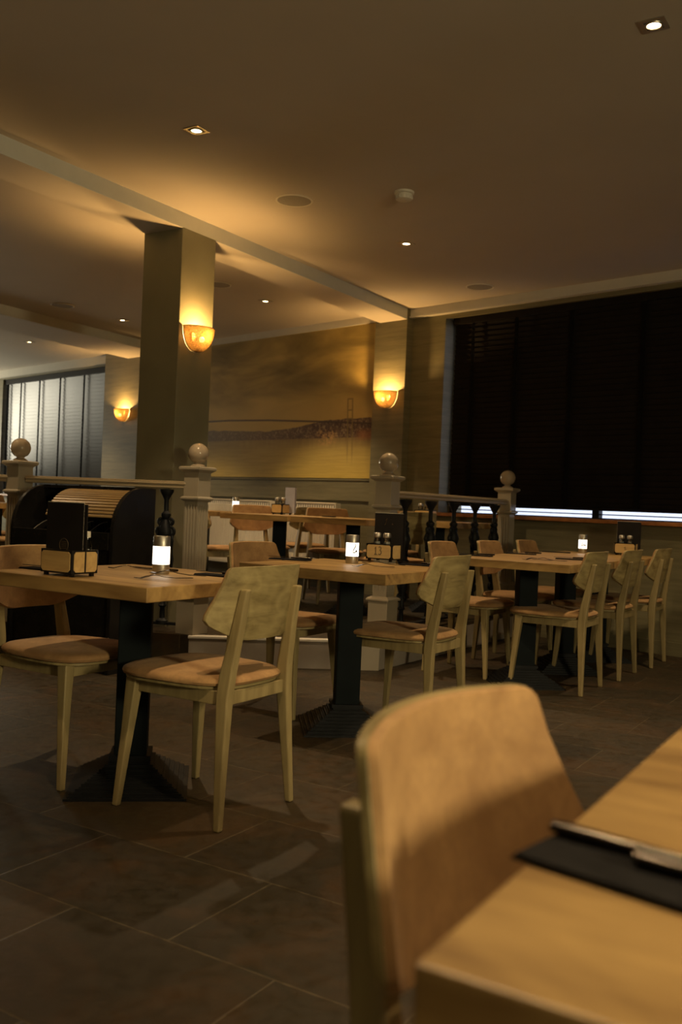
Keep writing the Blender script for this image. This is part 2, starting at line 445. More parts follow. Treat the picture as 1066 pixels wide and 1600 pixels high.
blind('venetian_blind', 7.80, 10.70, -.06, 1.00, 2.72, R_(-76), 'blindsat', 'slatted satin blind over the left window, catching daylight',
      [7.83, 8.44, 9.07, 9.65, 10.2, 10.6], pitch=.05, depth=.055, tapew=.04)

# platform and kerb
m = MB()
Cn = Vector((1.42, 7.625, 0)); cdir = (Cn - Vector((.27, 5.80, 0))).normalized()
hitw = Cn + cdir * (((W(0, 0) - Cn).dot(WN)) / cdir.dot(WN))
pts = [Vector((-.89, 5.72, 0)), Vector((.27, 5.83, 0)), hitw, W(U1, 0), W(U1, 4.5), Vector((-6.5, 7.0, 0)), Vector((-2.2, 6.02, 0))]
m.prism(pts, 0, PLAT)
struct(m.build('floor_platform', 'floor'), 'raised floor platform behind the balustrade', 'platform')
m = MB(); m.prism([(-.89, 5.68), (.27, 5.79), (.275, 5.83), (-.89, 5.72)], 0, PLAT - .012)
m.prism([(.27, 5.79), (.275 + 1.15*1.045, 5.79 + 1.835*1.045), (.24 + 1.15*1.045, 5.83 + 1.835*1.045), (.24, 5.83)], 0, PLAT - .012)
kerb = struct(m.build('trim_8', 'kerb'), 'grey rendered kerb of the raised platform', 'kerb')
m = MB(); m.prism([(-.895, 5.672), (.275, 5.783), (.285, 5.85), (-.895, 5.74)], PLAT - .012, PLAT + .002)
struct(m.build('trim_9', 'kerbtop', bevel=.002), 'pale nosing strip along the platform step', 'nosing')
m = MB(); m.prism([(.03+.0, 5.755), (.272, 5.778), (.275, 5.80), (.03, 5.78)], 0, PLAT-.014)
struct(m.build('trim_10', 'post'), 'plinth panel at the kerb below the middle newel post', 'plinth')

# ledge moulding below the mural and baseboard
m = MB(); wallbox(m, 3.05, 6.8, 0, .02, 1.062, 1.085); wallbox(m, 3.05, 6.8, 0, .012, 1.262, 1.275)
struct(m.build('trim_11', 'wall'), 'wall moulding above the radiators', 'moulding')
m = MB(); wallbox(m, U0, 2.6, 0, .018, 0, .1); struct(m.build('baseboard_back', 'wall'), 'wall coloured baseboard under the right window', 'baseboard')

# column (32 cm square, turned with the floor grid)
cm = MB(); cm.prism([(0,0), (-.335,0), (-.335,.335), (0,.335)], 0, BEAMZ + .01)
column = cm.build('column', 'columnpaper', loc=colc, rotz=0, bevel=.004)
column.rotation_euler.z = R_(-32)   # local +x runs right-down, local +y runs deep
column.location = colc
struct(column, 'square olive papered column carrying the ceiling beam', 'column')

cm = MB(); cm.prism([(0,0), (-.335,0), (-.335,.335), (0,.335)], 0, BEAMZ + .01)  # added unseen column, there to carry lamps that warm the left side
colc2 = colc - BD * 3.95
column2 = cm.build('column', 'columnpaper', loc=colc2, bevel=.004); column2.rotation_euler.z = R_(-32)
struct(column2, 'added unseen square olive papered column outside the left edge of the picture', 'column')
# ------------------------------------------------------------------ mural
def mural_mat():
    m, nt, b = mat('bridge_photo_print'); n = NB(nt); c = n.coord(); x, y, z = n.sep(c)   # x: to the right from u=6.8, z: height
    # u = 6.8 - x
    u = n.math('SUBTRACT', 6.8, x)
    sx = n.mapping(c, scale=(.45, 1, 1.6), rot=(0, .18, 0))
    cl = n.noise(sx, 2.4, 4, .5, .5)
    sky = n.ramp(cl, [(.30, (.20, .145, .03)), (.48, (.38, .27, .065)), (.66, (.62, .44, .12))])
    hz = n.maprange(z, 1.85, 2.35, .75, 0, True)
    sky = n.mix(hz, sky, (.70, .50, .15))
    # water
    wn_ = n.noise(n.mapping(c, scale=(1, 1, 14)), 3, 4, .6)
    water = n.ramp(wn_, [(.3, (.48, .34, .06)), (.7, (.62, .46, .10))])
    wz = n.maprange(z, 1.28, 1.69, 0, .55)
    water = n.mix(wz, water, (.40, .30, .12))
    # hill height as ramp of u
    hn = n.noise(n.comb(n.math('MULTIPLY', u, 1.0), 0., 0.), 5, 5, .6)
    hf = n.ramp(n.maprange(u, 3.0, 6.8, 0, 1), [(0, .95), (.12, .93), (.22, .86), (.30, .62), (.42, .44), (.5, .5), (.7, .62), (1, .7)])
    hz_ = n.math('ADD', n.math('MULTIPLY_ADD', hf, .20, 1.685), n.math('MULTIPLY', n.math('SUBTRACT', hn, .5), .05))
    spk = n.noise(c, 38, 4, .7); big = n.noise(c, 5, 3, .6)
    hill = n.ramp(spk, [(.35, (.085, .045, .022)), (.52, (.17, .10, .05)), (.66, (.42, .31, .16))])
    near = n.maprange(u, 3.9, 4.9, 0, .55)
    hill = n.mix(near, hill, (.30, .215, .10))
    hillmask = n.maprange(n.math('SUBTRACT', hz_, z), -.004, .004, 0, 1)
    wl = n.maprange(z, 1.682, 1.688, 1, 0)     # 1 = below waterline
    img = n.mix(hillmask, sky, hill)
    # reflection of the hill
    refl = n.maprange(n.math('SUBTRACT', 1.685, z), .0, .13, .75, 0)
    rf2 = n.math('MULTIPLY', refl, n.maprange(u, 3.05, 5.2, 1, .35))
    rf2 = n.math('MULTIPLY', rf2, n.maprange(n.noise(n.mapping(c, scale=(6, 1, .8)), 3, 3), .3, .6, .5, 1))
    water = n.mix(rf2, water, (.13, .065, .035))
    img = n.mix(wl, img, water)
    # orange buildings
    bl = n.math('MULTIPLY', n.maprange(n.math('ABSOLUTE', n.math('SUBTRACT', u, 3.72)), .10, .16, 1, 0), n.maprange(n.math('ABSOLUTE', n.math('SUBTRACT', z, 1.69)), .05, .09, 1, 0))
    img = n.mix(n.math('MULTIPLY', bl, n.maprange(spk, .45, .6, 0, .8)), img, (.62, .36, .12))
    bl = n.math('MULTIPLY', n.maprange(n.math('ABSOLUTE', n.math('SUBTRACT', u, 3.18)), .06, .16, 1, 0), n.maprange(n.math('ABSOLUTE', n.math('SUBTRACT', z, 1.71)), .02, .07, 1, 0))
    img = n.mix(n.math('MULTIPLY', bl, .7), img, (.42, .17, .05))
    # deck
    dz = n.ramp(n.maprange(u, 3.0, 6.8, 0, 1), [(0, 0), (.22, .45), (.42, .82), (.6, 1.0), (1, 1.0)])
    dk = n.maprange(n.math('ABSOLUTE', n.math('SUBTRACT', z, n.math('MULTIPLY_ADD', dz, .105, 1.808))), .007, .012, .9, 0)
    img = n.mix(dk, img, (.10, .06, .03))
    # tower: two leaning legs and cross bars
    def leg(u0):
        d = n.math('ABSOLUTE', n.math('SUBTRACT', u, n.math('MULTIPLY_ADD', n.math('SUBTRACT', z, 1.68), .035, u0)))
        v = n.maprange(d, .007, .011, 1, 0)
        return n.math('MULTIPLY', v, n.math('MULTIPLY', n.maprange(z, 2.068, 2.072, 1, 0), n.maprange(z, 1.40, 1.60, .0, 1)))
    tw = n.math('MAXIMUM', leg(3.432), leg(3.368))
    inb = n.maprange(n.math('ABSOLUTE', n.math('SUBTRACT', u, 3.41)), .036, .04, 1, 0)
    for zz in (2.066, 1.955, 1.87):
        tw = n.math('MAXIMUM', tw, n.math('MULTIPLY', inb, n.maprange(n.math('ABSOLUTE', n.math('SUBTRACT', z, zz)), .006, .009, 1, 0)))
    img = n.mix(n.math('MULTIPLY', tw, .8), img, (.27, .19, .055))
    nt.links.new(img, b.inputs['Base Color']); b.inputs['Roughness'].default_value = .55
    return m
M['mural'] = mural_mat()
mo = MB().box((0, -.014, 1.283), (3.75, 0, 2.785)).build('mural_panel', 'mural', loc=W(6.8, .0005, 0), rotz=WROT)
tag(mo, 'large sepia photo print of a suspension bridge over a bay', 'wall picture')

# ------------------------------------------------------------------ radiators
def radiator(u0, u1, label):
    w = u1 - u0; root = empty('radiator', W(u1, .05, PLAT), WROT, label, 'radiator', 'radiators under the bridge picture')
    b = MB(); z0, z1 = .16, .845
    b.box((0, -.062, z0), (w, -.058, z1)); b.box((0, -.01, z0), (w, -.006, z1))
    n = int(w / .034)
    for i in range(n):
        x = .012 + i * (w-.024) / n
        b.prism([(x, -.062), (x+.007, -.07), (x+.016, -.07), (x+.023, -.062)], z0+.02, z1-.045)
    b.build('panel', 'white', root)
    g = MB(); g.box((0, -.07, z1), (w, 0, z1+.006))
    for i in range(n): x = .01 + i * (w-.02) / n; g.box((x, -.066, z1+.006), (x+.012, -.01, z1+.012))
    g.build('top_grille', 'white', root)
    for a_ in (-.008, w): MB().box((a_, -.075, z0), (a_+.008, 0, z1+.008)).build('end_panel', 'white', root, bevel=.002)
    # dark slots between the columns just under the grille
    for i in range(n):
        x = .012 + i*(w-.024)/n + .0245; MB().box((x, -.0635, z1-.04), (x+.007, -.0615, z1-.012)).build('slot', 'frame', root)
    v = MB(); v.lathe([(.012, .0), (.012, .05), (.018, .052), (.018, .09), (.012, .095)], 12, Matrix.Translation((w+.03, -.035, z0-.02)))
    v.build('valve', 'plastic', root)
    return root
radiator(4.42, 6.1, 'longer white radiator partly hidden behind the fluted post and chairs')
radiator(3.46, 4.16, 'shorter white radiator under the right part of the bridge picture')

# ------------------------------------------------------------------ ceiling fittings
def spot_at(p, power=SPOT_W, size=R_(92)):
    d = bpy.data.lights.new('halogen', 'SPOT'); d.energy = power; d.color = HAL; d.spot_size = size; d.spot_blend = .5; d.shadow_soft_size = .025
    o = bpy.data.objects.new('halogen_light', d); COL.objects.link(o); o.location = p; return o
def downlight_proto():
    t = empty('downlight', (0, 0, 0), 0, 'x', 'ceiling spotlight', 'recessed ceiling spotlights')
    pl = MB(); a = .048
    for (x0, y0, x1, y1) in ((-a,-a,a,-.031),(-a,.031,a,a),(-a,-.031,-.031,.031),(.031,-.031,a,.031)): pl.box((x0, y0, -.004), (x1, y1, 0))
    pl.build('plate', 'steel', t)
    MB().torus(.03, .005, Matrix.Translation((0, 0, -.004))).build('ring', 'steel', t, smooth=True)
    MB().lathe([(.025, -.0035), (.025, -.0015)], 20).build('bulb', 'down', t)
    return t
dl = downlight_proto()
DL = [((1.097, 3.527), 'brightest recessed halogen spotlight, in the top right of the ceiling'),
      ((-.802, 4.708), 'recessed halogen spotlight above the near left table'),
      ((.378, 6.553), 'recessed halogen spotlight beyond the smoke detector'),
      ((-1.56, 7.42), 'recessed halogen spotlight peeking out left of the column top'),
      ((-.77, 8.599), 'recessed halogen spotlight just right of the column, before the bridge picture'),
      ((-2.36, 9.80), 'small recessed halogen spotlight left of the column near the second beam'),
      ((-3.886, 11.461), 'farthest recessed halogen spotlight, above the left window'),
      ((-.083, 1.68), None), ((1.82, .50), None), ((.64, -1.35), None), ((2.28, 5.38), None),
      ((-3.0, 6.0), None), ((-4.2, 8.0), None), ((-5.4, 10.5), None)]
for (x, y), lab in DL:
    if lab: place(dl, (x, y, CEIL), GA, lab)
    else:
        place(dl, (x, y, CEIL), GA, 'recessed halogen spotlight outside the picture')
    spot_at((x, y, CEIL - .02))
def disc(name, x, y, lab, cat, r=.115):
    t = empty(name, (x, y, CEIL), GA, lab, cat, 'round ceiling speakers')
    MB().lathe([(r, 0), (r, -.004), (r-.008, -.007), (r-.012, -.004), (r-.012, 0)], 32).build('rim', 'plastic', t, smooth=True)
    MB().lathe([(r-.012, -.001), (r-.012, -.004), (.02, -.005), (.001, -.005)], 32).build('grille', 'vent', t, smooth=True)
disc('ceiling_speaker', -.363, 5.731, 'round ceiling speaker left of the smoke detector', 'speaker')
disc('ceiling_speaker', 1.065, 7.727, 'round ceiling speaker near the right window', 'speaker')
disc('ceiling_speaker', -2.802, 9.179, 'round ceiling speaker left of the column', 'speaker')
disc('ceiling_speaker', -1.13, 8.03, 'round ceiling speaker half hidden right of the column', 'speaker')
t = empty('smoke_detector', (.293, 5.499, CEIL), 0, 'round cream smoke detector on the ceiling', 'smoke detector')
MB().lathe([(.058, 0), (.058, -.012), (.05, -.016)], 28).build('base', 'plastic', t, smooth=True)
d_ = MB(); d_.lathe([(.046, -.014), (.046, -.02), (.05, -.024), (.048, -.045), (.03, -.052), (.001, -.052)], 28)
for i in range(14): d_.box((.047, -.003, -.042), (.0515, .003, -.026), Matrix.Rotation(2*PI*i/14, 4, 'Z'))
d_.build('sensor_head', 'plastic', t, smooth=True)

# ------------------------------------------------------------------ sconces
def sconce(p, rotz, label, power=SCONCE_W):     # local -y faces into the room, back at y=0
    t = empty('wall_sconce', p, rotz, label, 'wall lamp', 'half bowl glass wall lamps')
    b = MB(); rx, ry, h = .128, .115, .155; rg = []
    for k in range(9):
        a = k / 8 * PI / 2; r = max(math.cos(a) ** .85, .02); z = -h * math.sin(a)
        rg.append([(rx*r*math.cos(q), -ry*r*math.sin(q) - .004, z) for q in [PI*i/20 for i in range(21)]])
    b.rings(rg, False, False, closed=False)
    o = b.build('glass_bowl', 'hammered', t, smooth=True)
    s = o.modifiers.new('solid', 'SOLIDIFY'); s.thickness = .003
    MB().tube([(rx*math.cos(q), -ry*math.sin(q)-.004, 0) for q in [PI*i/20 for i in range(21)]], .0028, 6).build('rim', 'iron', t, smooth=True)
    MB().tube([(rx*max(math.cos(a),.0)**.85*s_, -.004, -h*math.sin(a)) for s_, aa in ((-1, range(0, 9)), (1, range(8, -1, -1))) for a in [k/8*PI/2 for k in aa]], .003, 6).build('back_frame', 'iron', t, smooth=True)
    MB().box((-.05, -.012, -.09), (.05, 0, -.03)).build('backplate', 'steel', t, bevel=.003)
    MB().tube([(0, -.01, -.07), (0, -.045, -.08), (0.0, -.05, -.075)], .008, 8).build('lampholder', 'iron', t, smooth=True)
    MB().lathe([(.001, -.02), (.012, -.017), (.018, -.005), (.016, .008), (.009, .016), (.001, .02)], 14, Matrix.Translation((0.0, -.055, -.075))).build('bulb', 'bulb', t, smooth=True)
    d = bpy.data.lights.new('sconce_light', 'POINT'); d.energy = power; d.color = WARM; d.shadow_soft_size = .02
    l = bpy.data.objects.new('sconce_light', d); COL.objects.link(l)
    c, s_ = math.cos(rotz), math.sin(rotz); lx, ly = 0, -.075
    l.location = (p[0] + lx*c - ly*s_, p[1] + lx*s_ + ly*c, p[2] - .045)
    return t
sconce(W(2.87, .092, 2.095), WROT, 'lit half bowl glass wall lamp on the pilaster right of the bridge picture')
sconce(W(7.27, .092, 2.115), WROT, 'lit half bowl glass wall lamp on the far pilaster left of the column')
cr = R_(-32); ex = Vector((math.cos(cr), math.sin(cr), 0)); ey = Vector((-math.sin(cr), math.cos(cr), 0))
sconce(colc + ey*.165 + ex*.001 + Vector((0, 0, 2.135)), cr + PI/2, 'lit half bowl glass wall lamp on the right face of the column')
sconce(colc - ex*.336 + ey*.20 + Vector((0, 0, 2.135)), cr - PI/2, 'half bowl glass wall lamp peeking out behind the left edge of the column')

for q_, rz_, l_ in ((colc2 - ex*.336 + ey*.165, cr - PI/2, 'added unseen half bowl glass wall lamp on the far side of the near column outside the picture'), (colc2 - ex*.168 + ey*.336, cr + PI, 'added unseen half bowl glass wall lamp on the back of the near column outside the picture')):  # added lamps out of view, for the warm light on the left
    sconce(q_ + Vector((0, 0, 2.135)), rz_, l_)
# ------------------------------------------------------------------ newel posts and balustrades
GR = R_(-32)
def newel_proto():
    t = empty('newel_post', (0, 0, 0), 0, 'x', 'newel post', 'ball topped newel posts')
    w = .062
    b = MB(); b.box((-w-.008, -w-.008, 0), (w+.008, w+.008, .235)); b.loft([(0,0,.235,.165,.165),(0,0,.247,.165,.165),(0,0,.262,.12,.12)])
    b.build('plinth', 'post', t, bevel=.003)
    # fluted shaft cross-section
    pts = []; hw = .052
    def side():
        out = [(-hw, -hw)]
        for i in range(4):
            c = -hw + .0185 + i * .0225
            out += [(c-.007, -hw), (c-.0045, -hw+.006), (c, -hw+.008), (c+.0045, -hw+.006), (c+.007, -hw)]
        return out
    for k in range(4):
        a = k*PI/2
        for (x, y) in side(): pts.append((x*math.cos(a)-y*math.sin(a), x*math.sin(a)+y*math.cos(a)))
    b = MB(); b.prism(pts, .285, .80); b.box((-.05, -.05, .25), (.05, .05, .30)); b.box((-.05, -.05, .79), (.05, .05, .83)); b.build('fluted_shaft', 'post', t)
    b = MB(); b.loft([(0,0,.815,.11,.11),(0,0,.83,.145,.145),(0,0,.84,.145,.145),(0,0,.848,.125,.125)])
    b.box((-.058, -.058, .845), (.058, .058, 1.0)); b.build('block', 'post', t, bevel=.002)
    b = MB(); b.loft([(0,0,.995,.12,.12),(0,0,1.012,.165,.165),(0,0,1.026,.165,.165),(0,0,1.032,.15,.15)]); b.build('cap', 'post', t, bevel=.002)
    b = MB(); prof = [(.001, 1.03), (.046, 1.03), (.047, 1.038), (.036, 1.046), (.024, 1.052), (.026, 1.058)]
    for k in range(1, 14):
        a = -PI/2 + .42 + k/13*(PI-.42); prof.append((.064*math.cos(a), 1.115+.064*math.sin(a)))
    b.lathe(prof, 32); b.build('ball_finial', 'ball', t, smooth=True)
    return t
npst = newel_proto()
PA = Vector((-.895, 5.80, PLAT)); PB = Vector((.292, 6.0, PLAT)); PC = Vector((1.36, 7.72, PLAT)); PZ = Vector((-2.08, 6.05, PLAT))
place(npst, PB, GR, 'ball topped fluted post in the middle, right of the opening')
place(npst, PC, GR, 'farthest and smallest ball topped fluted post, at the right end of the railing')
place(npst, PA, GR, 'ball topped fluted post standing in front of the column')
place(npst, PZ, GR, 'ball topped fluted post at the left edge behind the black roll top cabinet')
def baluster_mesh():
    b = MB()
    K = 1.25
    prof = [(.001, 0), (.03, 0), (.03, .02), (.014, .035), (.012, .10), (.022, .115), (.014, .13), (.012, .20), (.026, .25), (.034, .30), (.024, .36), (.014, .40),
            (.030, .42), (.030, .435), (.014, .45), (.012, .50), (.028, .54), (.036, .575), (.026, .61), (.013, .65), (.024, .67), (.024, .685), (.012, .70), (.012, .77), (.024, .80), (.034, .82), (.036, .835), (.001, .84)]
    b.lathe([(a_*K, z_) for a_, z_ in prof], 14)
    for s in (-1, 1):
        for z, r in ((.635, .018), (.575, .023), (.515, .017), (.27, .018), (.19, .022)):
            b.torus(r, .0105, Matrix.Translation((s*(.013+r), 0, z)) @ Matrix.Rotation(PI/2, 4, 'X'), 14, 6)
        b.tube([(s*.045, 0, .50), (s*.052, 0, .40), (s*.04, 0, .30)], .010, 6)
        b.tube([(s*.012, 0, .66), (s*.03, 0, .63), (s*.04, 0, .58), (s*.048, 0, .53)], .009, 6)
    return b
def railing(p, q, n, label, off=.061, ext=0):
    p = Vector(p); q = Vector(q); d = (q-p); L = d.length; a = math.atan2(d.y, d.x)
    t = empty('balustrade', p, a, label, 'balustrade', 'railings between the newel posts')
    r = MB(); z = .895
    for zz0, zz1, hw in ((z, z+.022, .034), (z+.022, z+.036, .042), (z+.036, z+.044, .03)): r.box((off, -hw, zz0), (L-off+ext, hw, zz1))
    r.build('handrail', 'rail', t, bevel=.005)
    b0 = None
    for i in range(n):
        x = off + (L-2*off) * (i+.5)/n
        if b0 is None: b0 = baluster_mesh().build('baluster', 'iron', t, smooth=True); bb = b0
        else: bb = b0.copy(); COL.objects.link(bb); bb.parent = t
        bb.location = (x, 0, .05)
    MB().box((off, -.02, .045), (L-off, .02, .06)).build('bottom_rail', 'iron', t)
    return t
railing(PB, PC, 5, 'pale handrail on black cast iron balusters between the middle and the far right post')
railing(PZ, PA, 4, 'handrail with dark balusters behind the black roll top cabinet')
railing(PZ + Vector((-1.6, .35, 0)), PZ, 4, 'short piece of handrail running out of the picture at the left edge')

# ------------------------------------------------------------------ chairs
def seat_outline(k, n=48):
    out = []
    for i in range(n):
        a = 2*PI*i/n; c, s = math.cos(a), math.sin(a); e = 2/3.4
        x = (abs(c)**e)*(1 if c >= 0 else -1); y = (abs(s)**e)*(1 if s >= 0 else -1)
        hw = .212 + .016*y
        out.append((x*hw*k, .020 + y*.236*k))
    return out
BP = [(.572,.085),(.575,.11),(.583,.14),(.597,.172),(.612,.203),(.624,.222),(.638,.232),(.655,.231),(.70,.214),(.75,.197),(.78,.190),(.791,.187),(.7975,.181),(.80,.170)]
def back_surface(y_off, inset=0.0, nx=22):
    rows = []
    for (z, w) in BP:
        zz = .686 + (z-.686)*(1-inset*4); ww = w - inset
        row = []
        for i in range(nx+1):
            s = ww*(2*i/nx-1)
            y = -.232 - .17*(zz-.575) + .075*(s/.235)**2
            row.append((s, y + y_off, zz + .006*(1-(s/.235)**2)*(1 if z > .75 else 0)))
        rows.append(row)
    return rows
def slab(rows_a, rows_b):
    m = MB(); bm = m.bm
    A = [[bm.verts.new(p) for p in r] for r in rows_a]; B = [[bm.verts.new(p) for p in r] for r in rows_b]
    nr, nc = len(A), len(A[0])
    for i in range(nr-1):
        for j in range(nc-1):
            bm.faces.new([A[i][j], A[i][j+1], A[i+1][j+1], A[i+1][j]]); bm.faces.new([B[i][j], B[i+1][j], B[i+1][j+1], B[i][j+1]])
    for i in range(nr-1):
        for j in (0, nc-1): bm.faces.new([A[i][j], A[i+1][j], B[i+1][j], B[i][j]])
    for j in range(nc-1):
        for i in (0, nr-1): bm.faces.new([A[i][j], A[i][j+1], B[i][j+1], B[i][j]])
    return m
def chair_proto():
    t = empty('dining_chair', (0, 0, 0), 0, 'x', 'chair')
    rg = []
    for k, z in ((.93, .428), (.985, .432), (1.0, .440), (.985, .449), (.93, .456), (.8, .460), (.55, .4625), (.25, .464)): rg.append([(x, y, z) for x, y in seat_outline(k)])
    MB().rings(rg).build('seat', 'suede', t, smooth=True)
    MB().rings([[(x, y, z) for x, y in seat_outline(k)] for k, z in ((.90, .418), (.95, .420), (.95, .428), (.93, .4285))]).build('seat_shell', 'chair_wood', t, smooth=True)
    slab(back_surface(0), back_surface(.011)).build('backrest', 'chair_wood', t, smooth=True, bevel=.003)
    slab(back_surface(.0112, .0012), back_surface(.023, .006)).build('back_pad', 'suede', t, smooth=True, bevel=.004)
    for s in (-1, 1):
        b = MB(); b.loft([(s*.190, -.214, 0, .022, .024), (s*.172, -.203, .22, .030, .034), (s*.158, -.195, .40, .034, .046), (s*.152, -.200, .47, .033, .046), (s*.143, -.222, .60, .030, .036), (s*.138, -.247, .735, .028, .026)])
        b.build('leg', 'chair_leg', t, bevel=.005)
        b = MB(); b.loft([(s*.197, .202, 0, .022, .022), (s*.178, .182, .25, .032, .032), (s*.166, .170, .42, .040, .044)])
        b.build('leg', 'chair_leg', t, bevel=.004)
    for nm, a in (('rail', ((-.14, -.205, .375), (.14, -.185, .418))), ('rail', ((-.155, .158, .375), (.155, .178, .418))),
                  ('rail', ((-.168, -.18, .375), (-.150, .165, .418))), ('rail', ((.150, -.18, .375), (.168, .165, .418)))):
        MB().box(*a).build(nm, 'chair_leg', t, bevel=.002)
    return t
chair = chair_proto()
F1, F2 = R_(148.5), R_(-31.5)
def rot2(p, a): return Vector((p[0]*math.cos(a)-p[1]*math.sin(a), p[0]*math.sin(a)+p[1]*math.cos(a), 0))
def put_chair(anchor, local, facing, label, group='pale plywood dining chairs', z=0):
    a = facing - PI/2; loc = Vector((anchor[0], anchor[1], 0)) - rot2(local, a); loc.z = z
    return place(chair, loc, a, label, group)
RL, FR_ = (-.190, -.214), (.197, .202)
put_chair((-.334, 2.837), RL, F1, 'nearest pale plywood chair seen whole from behind, at the near left table')
put_chair((-.911, 3.175), FR_, F2, 'tan chair cut off by the left edge beside the near left table')
put_chair((.049, 4.24), (-.197, .202), F1, 'pale plywood chair seen from behind at the middle table numbered 13')
put_chair((-.186, 4.357), FR_, F2, 'chair with yellow lit backrest on the far side of the middle table')
put_chair((1.373, 5.209), RL, F1, 'first of the three chair backs in a row at the right, darkest olive one')
put_chair((1.747, 5.755), RL, F1, 'middle one of the three chair backs in a row at the right')
put_chair((2.127, 6.304), RL, F1, 'last of the three chair backs in a row at the right, nearest the window wall')
put_chair((.904, 5.617), FR_, F2, 'orange lit chair facing us behind the left end of the long right table')
put_chair((1.29, 6.16), FR_, F2, 'orange lit chair facing us in front of the far right post')
put_chair((1.66, 6.71), FR_, F2, 'orange lit chair facing us farthest behind the long right table')
put_chair((2.74, 5.98), (.0, .0), F1, 'pale chair just entering the picture at the right edge')
put_chair((.308, .825), (0, 0), R_(-32.5), 'blurred tan chair close to the camera at the foreground table')

# ------------------------------------------------------------------ tables
def table_base(t, w, rb):
    p = MB(); p.box((-.055, -.055, .10), (.055, .055, .70)); pp = p.build('pillar', 'pillar', t, bevel=.004); pp.rotation_euler.z = rb
    b = MB(); n = 9
    for i in range(n):
        h = w/2 * (1 - i*.085); z0 = i*.0115
        b.box((-h, -h, z0), (h, h, z0+.0085)); h2 = h-.010; b.box((-h2, -h2, z0+.0085), (h2, h2, z0+.0116))
    b.box((-.07, -.07, .10), (.07, .07, .115))
    bb = b.build('base', 'iron', t); bb.rotation_euler.z = rb
    c = MB(); c.box((-.2, -.03, .686), (.2, .03, .70)).box((-.03, -.2, .686), (.03, .2, .70)); cc = c.build('top_bracket', 'iron', t); cc.rotation_euler.z = rb
def table(cx, cy, lx, ly, ang, label, z=0, rb=0.0, th=.046, base=True):
    t = empty('restaurant_table', (cx, cy, z), ang, label, 'table', 'square oak topped restaurant tables')
    m_ = MB(); m_.box((-lx/2, -ly/2, .735-th), (lx/2, ly/2, .735)); m_.build('tabletop', 'table', t, bevel=.0025)
    table_base(t, .40, rb - ang)
    return t
TD = R_(-32.3)
table(-.700, 3.283, .75, .69, TD, 'oak topped table at the left with the tall black menu', rb=R_(8))
table(.058, 4.262, .75, .69, TD, 'oak topped middle table with the holder numbered 13', rb=R_(6))
TT = R_(-33.5); tr = Vector((-math.sin(TT), math.cos(TT), 0))
c3 = Vector((1.115, 5.55, 0))
table(c3.x, c3.y, .75, .655, TT, 'nearest oak table of the long right row', rb=R_(4))
c4 = c3 + tr*.66; table(c4.x, c4.y, .75, .655, TT, 'middle oak table of the long right row, mostly behind chairs', rb=R_(4))
c5 = c3 + tr*1.32; table(c5.x, c5.y, .75, .655, TT, 'farthest oak table of the long right row carrying the lamp by the window wall', rb=R_(4))
# foreground table
fx, fy = .053, .548; g1 = Vector((math.cos(R_(-31)), math.sin(R_(-31)), 0)); g2 = Vector((math.cos(R_(59)), math.sin(R_(59)), 0))
fc = Vector((fx, fy, 0)) + g1*.38 + g2*.60
ft = empty('restaurant_table', fc, R_(-31), 'blurred foreground oak table at the lower right corner', 'table', 'square oak topped restaurant tables')
MB().box((-.38, -.60, .735-.05), (.38, .60, .735)).build('tabletop', 'table', ft, bevel=.003)
table_base(ft, .42, 0)
# platform tables
tp = R_(-35)
table(.10, 7.35, .70, .70, tp, 'oak table on the platform in front of the shorter radiator', PLAT, 0)
table(-.50, 7.75, .70, .70, tp, 'oak platform table left of the one before the shorter radiator', PLAT, 0)
table(-1.30, 8.9, .75, .70, tp, 'far oak platform table with a lamp, beyond the fluted post', PLAT, 0)
table(.80, 7.72, .70, .66, tp, 'oak table on the platform behind the black balusters', PLAT, 0)
table(-3.05, 8.25, .75, .70, tp, 'oak platform table cut off by the left edge behind the railing', PLAT, 0)
g = 'brown chairs on the platform'
def pch(x, y, f, lab): put_chair((x, y), (0, 0), R_(f), lab, g, PLAT)
pch(-.70, 8.30, -60, 'brown chair facing us beyond the left half of the platform table')
pch(-.05, 8.05, -70, 'brown chair facing us before the shorter radiator on the platform')
pch(-.92, 7.75, 10, 'dark chair seen from behind left of the platform tables')
pch(-.36, 9.0, 120, 'dark chair seen from behind farther back between the two platform chairs facing us')
pch(.47, 8.27, -120, 'brown chair facing us near the middle newel post')
pch(.42, 6.95, 130, 'dark chair on the platform seen from behind, just left of the middle newel post')
pch(-2.62, 7.75, 130, 'dark chair on the platform at the left edge behind the railing')
pch(-3.3, 8.85, -50, 'orange lit chair on the platform at the left edge')
pch(-1.75, 9.35, -40, 'orange lit chair before the longer radiator')

# ------------------------------------------------------------------ things on the tables
TZ = .7352
def lamp_proto():
    t = empty('table_lamp', (0, 0, 0), 0, 'x', 'table lamp')
    MB().lathe([(.001, 0), (.029, 0), (.030, .002), (.030, .033), (.001, .033)], 32).build('base', 'steel', t, smooth=True)
    MB().lathe([(.029, .033), (.0305, .034), (.0305, .097), (.029, .098), (.001, .098), (.001, .033)][:4], 32).build('glow_shade', 'lampglow', t, smooth=True)
    MB().lathe([(.001, .098), (.030, .098), (.030, .132), (.0285, .134), (.027, .132), (.026, .105), (.001, .105)], 32).build('top_ring', 'steel', t, smooth=True)
    return t
lamp = lamp_proto()
def script(t, strokes, R=.0308, a0=0, r=.0024, name='script_logo'):
    m_ = MB()
    for st in strokes: m_.tube([(R*math.cos(a0 + x/R), R*math.sin(a0 + x/R), z) for x, z in st], r, 5)
    m_.build(name, 'ink', t)
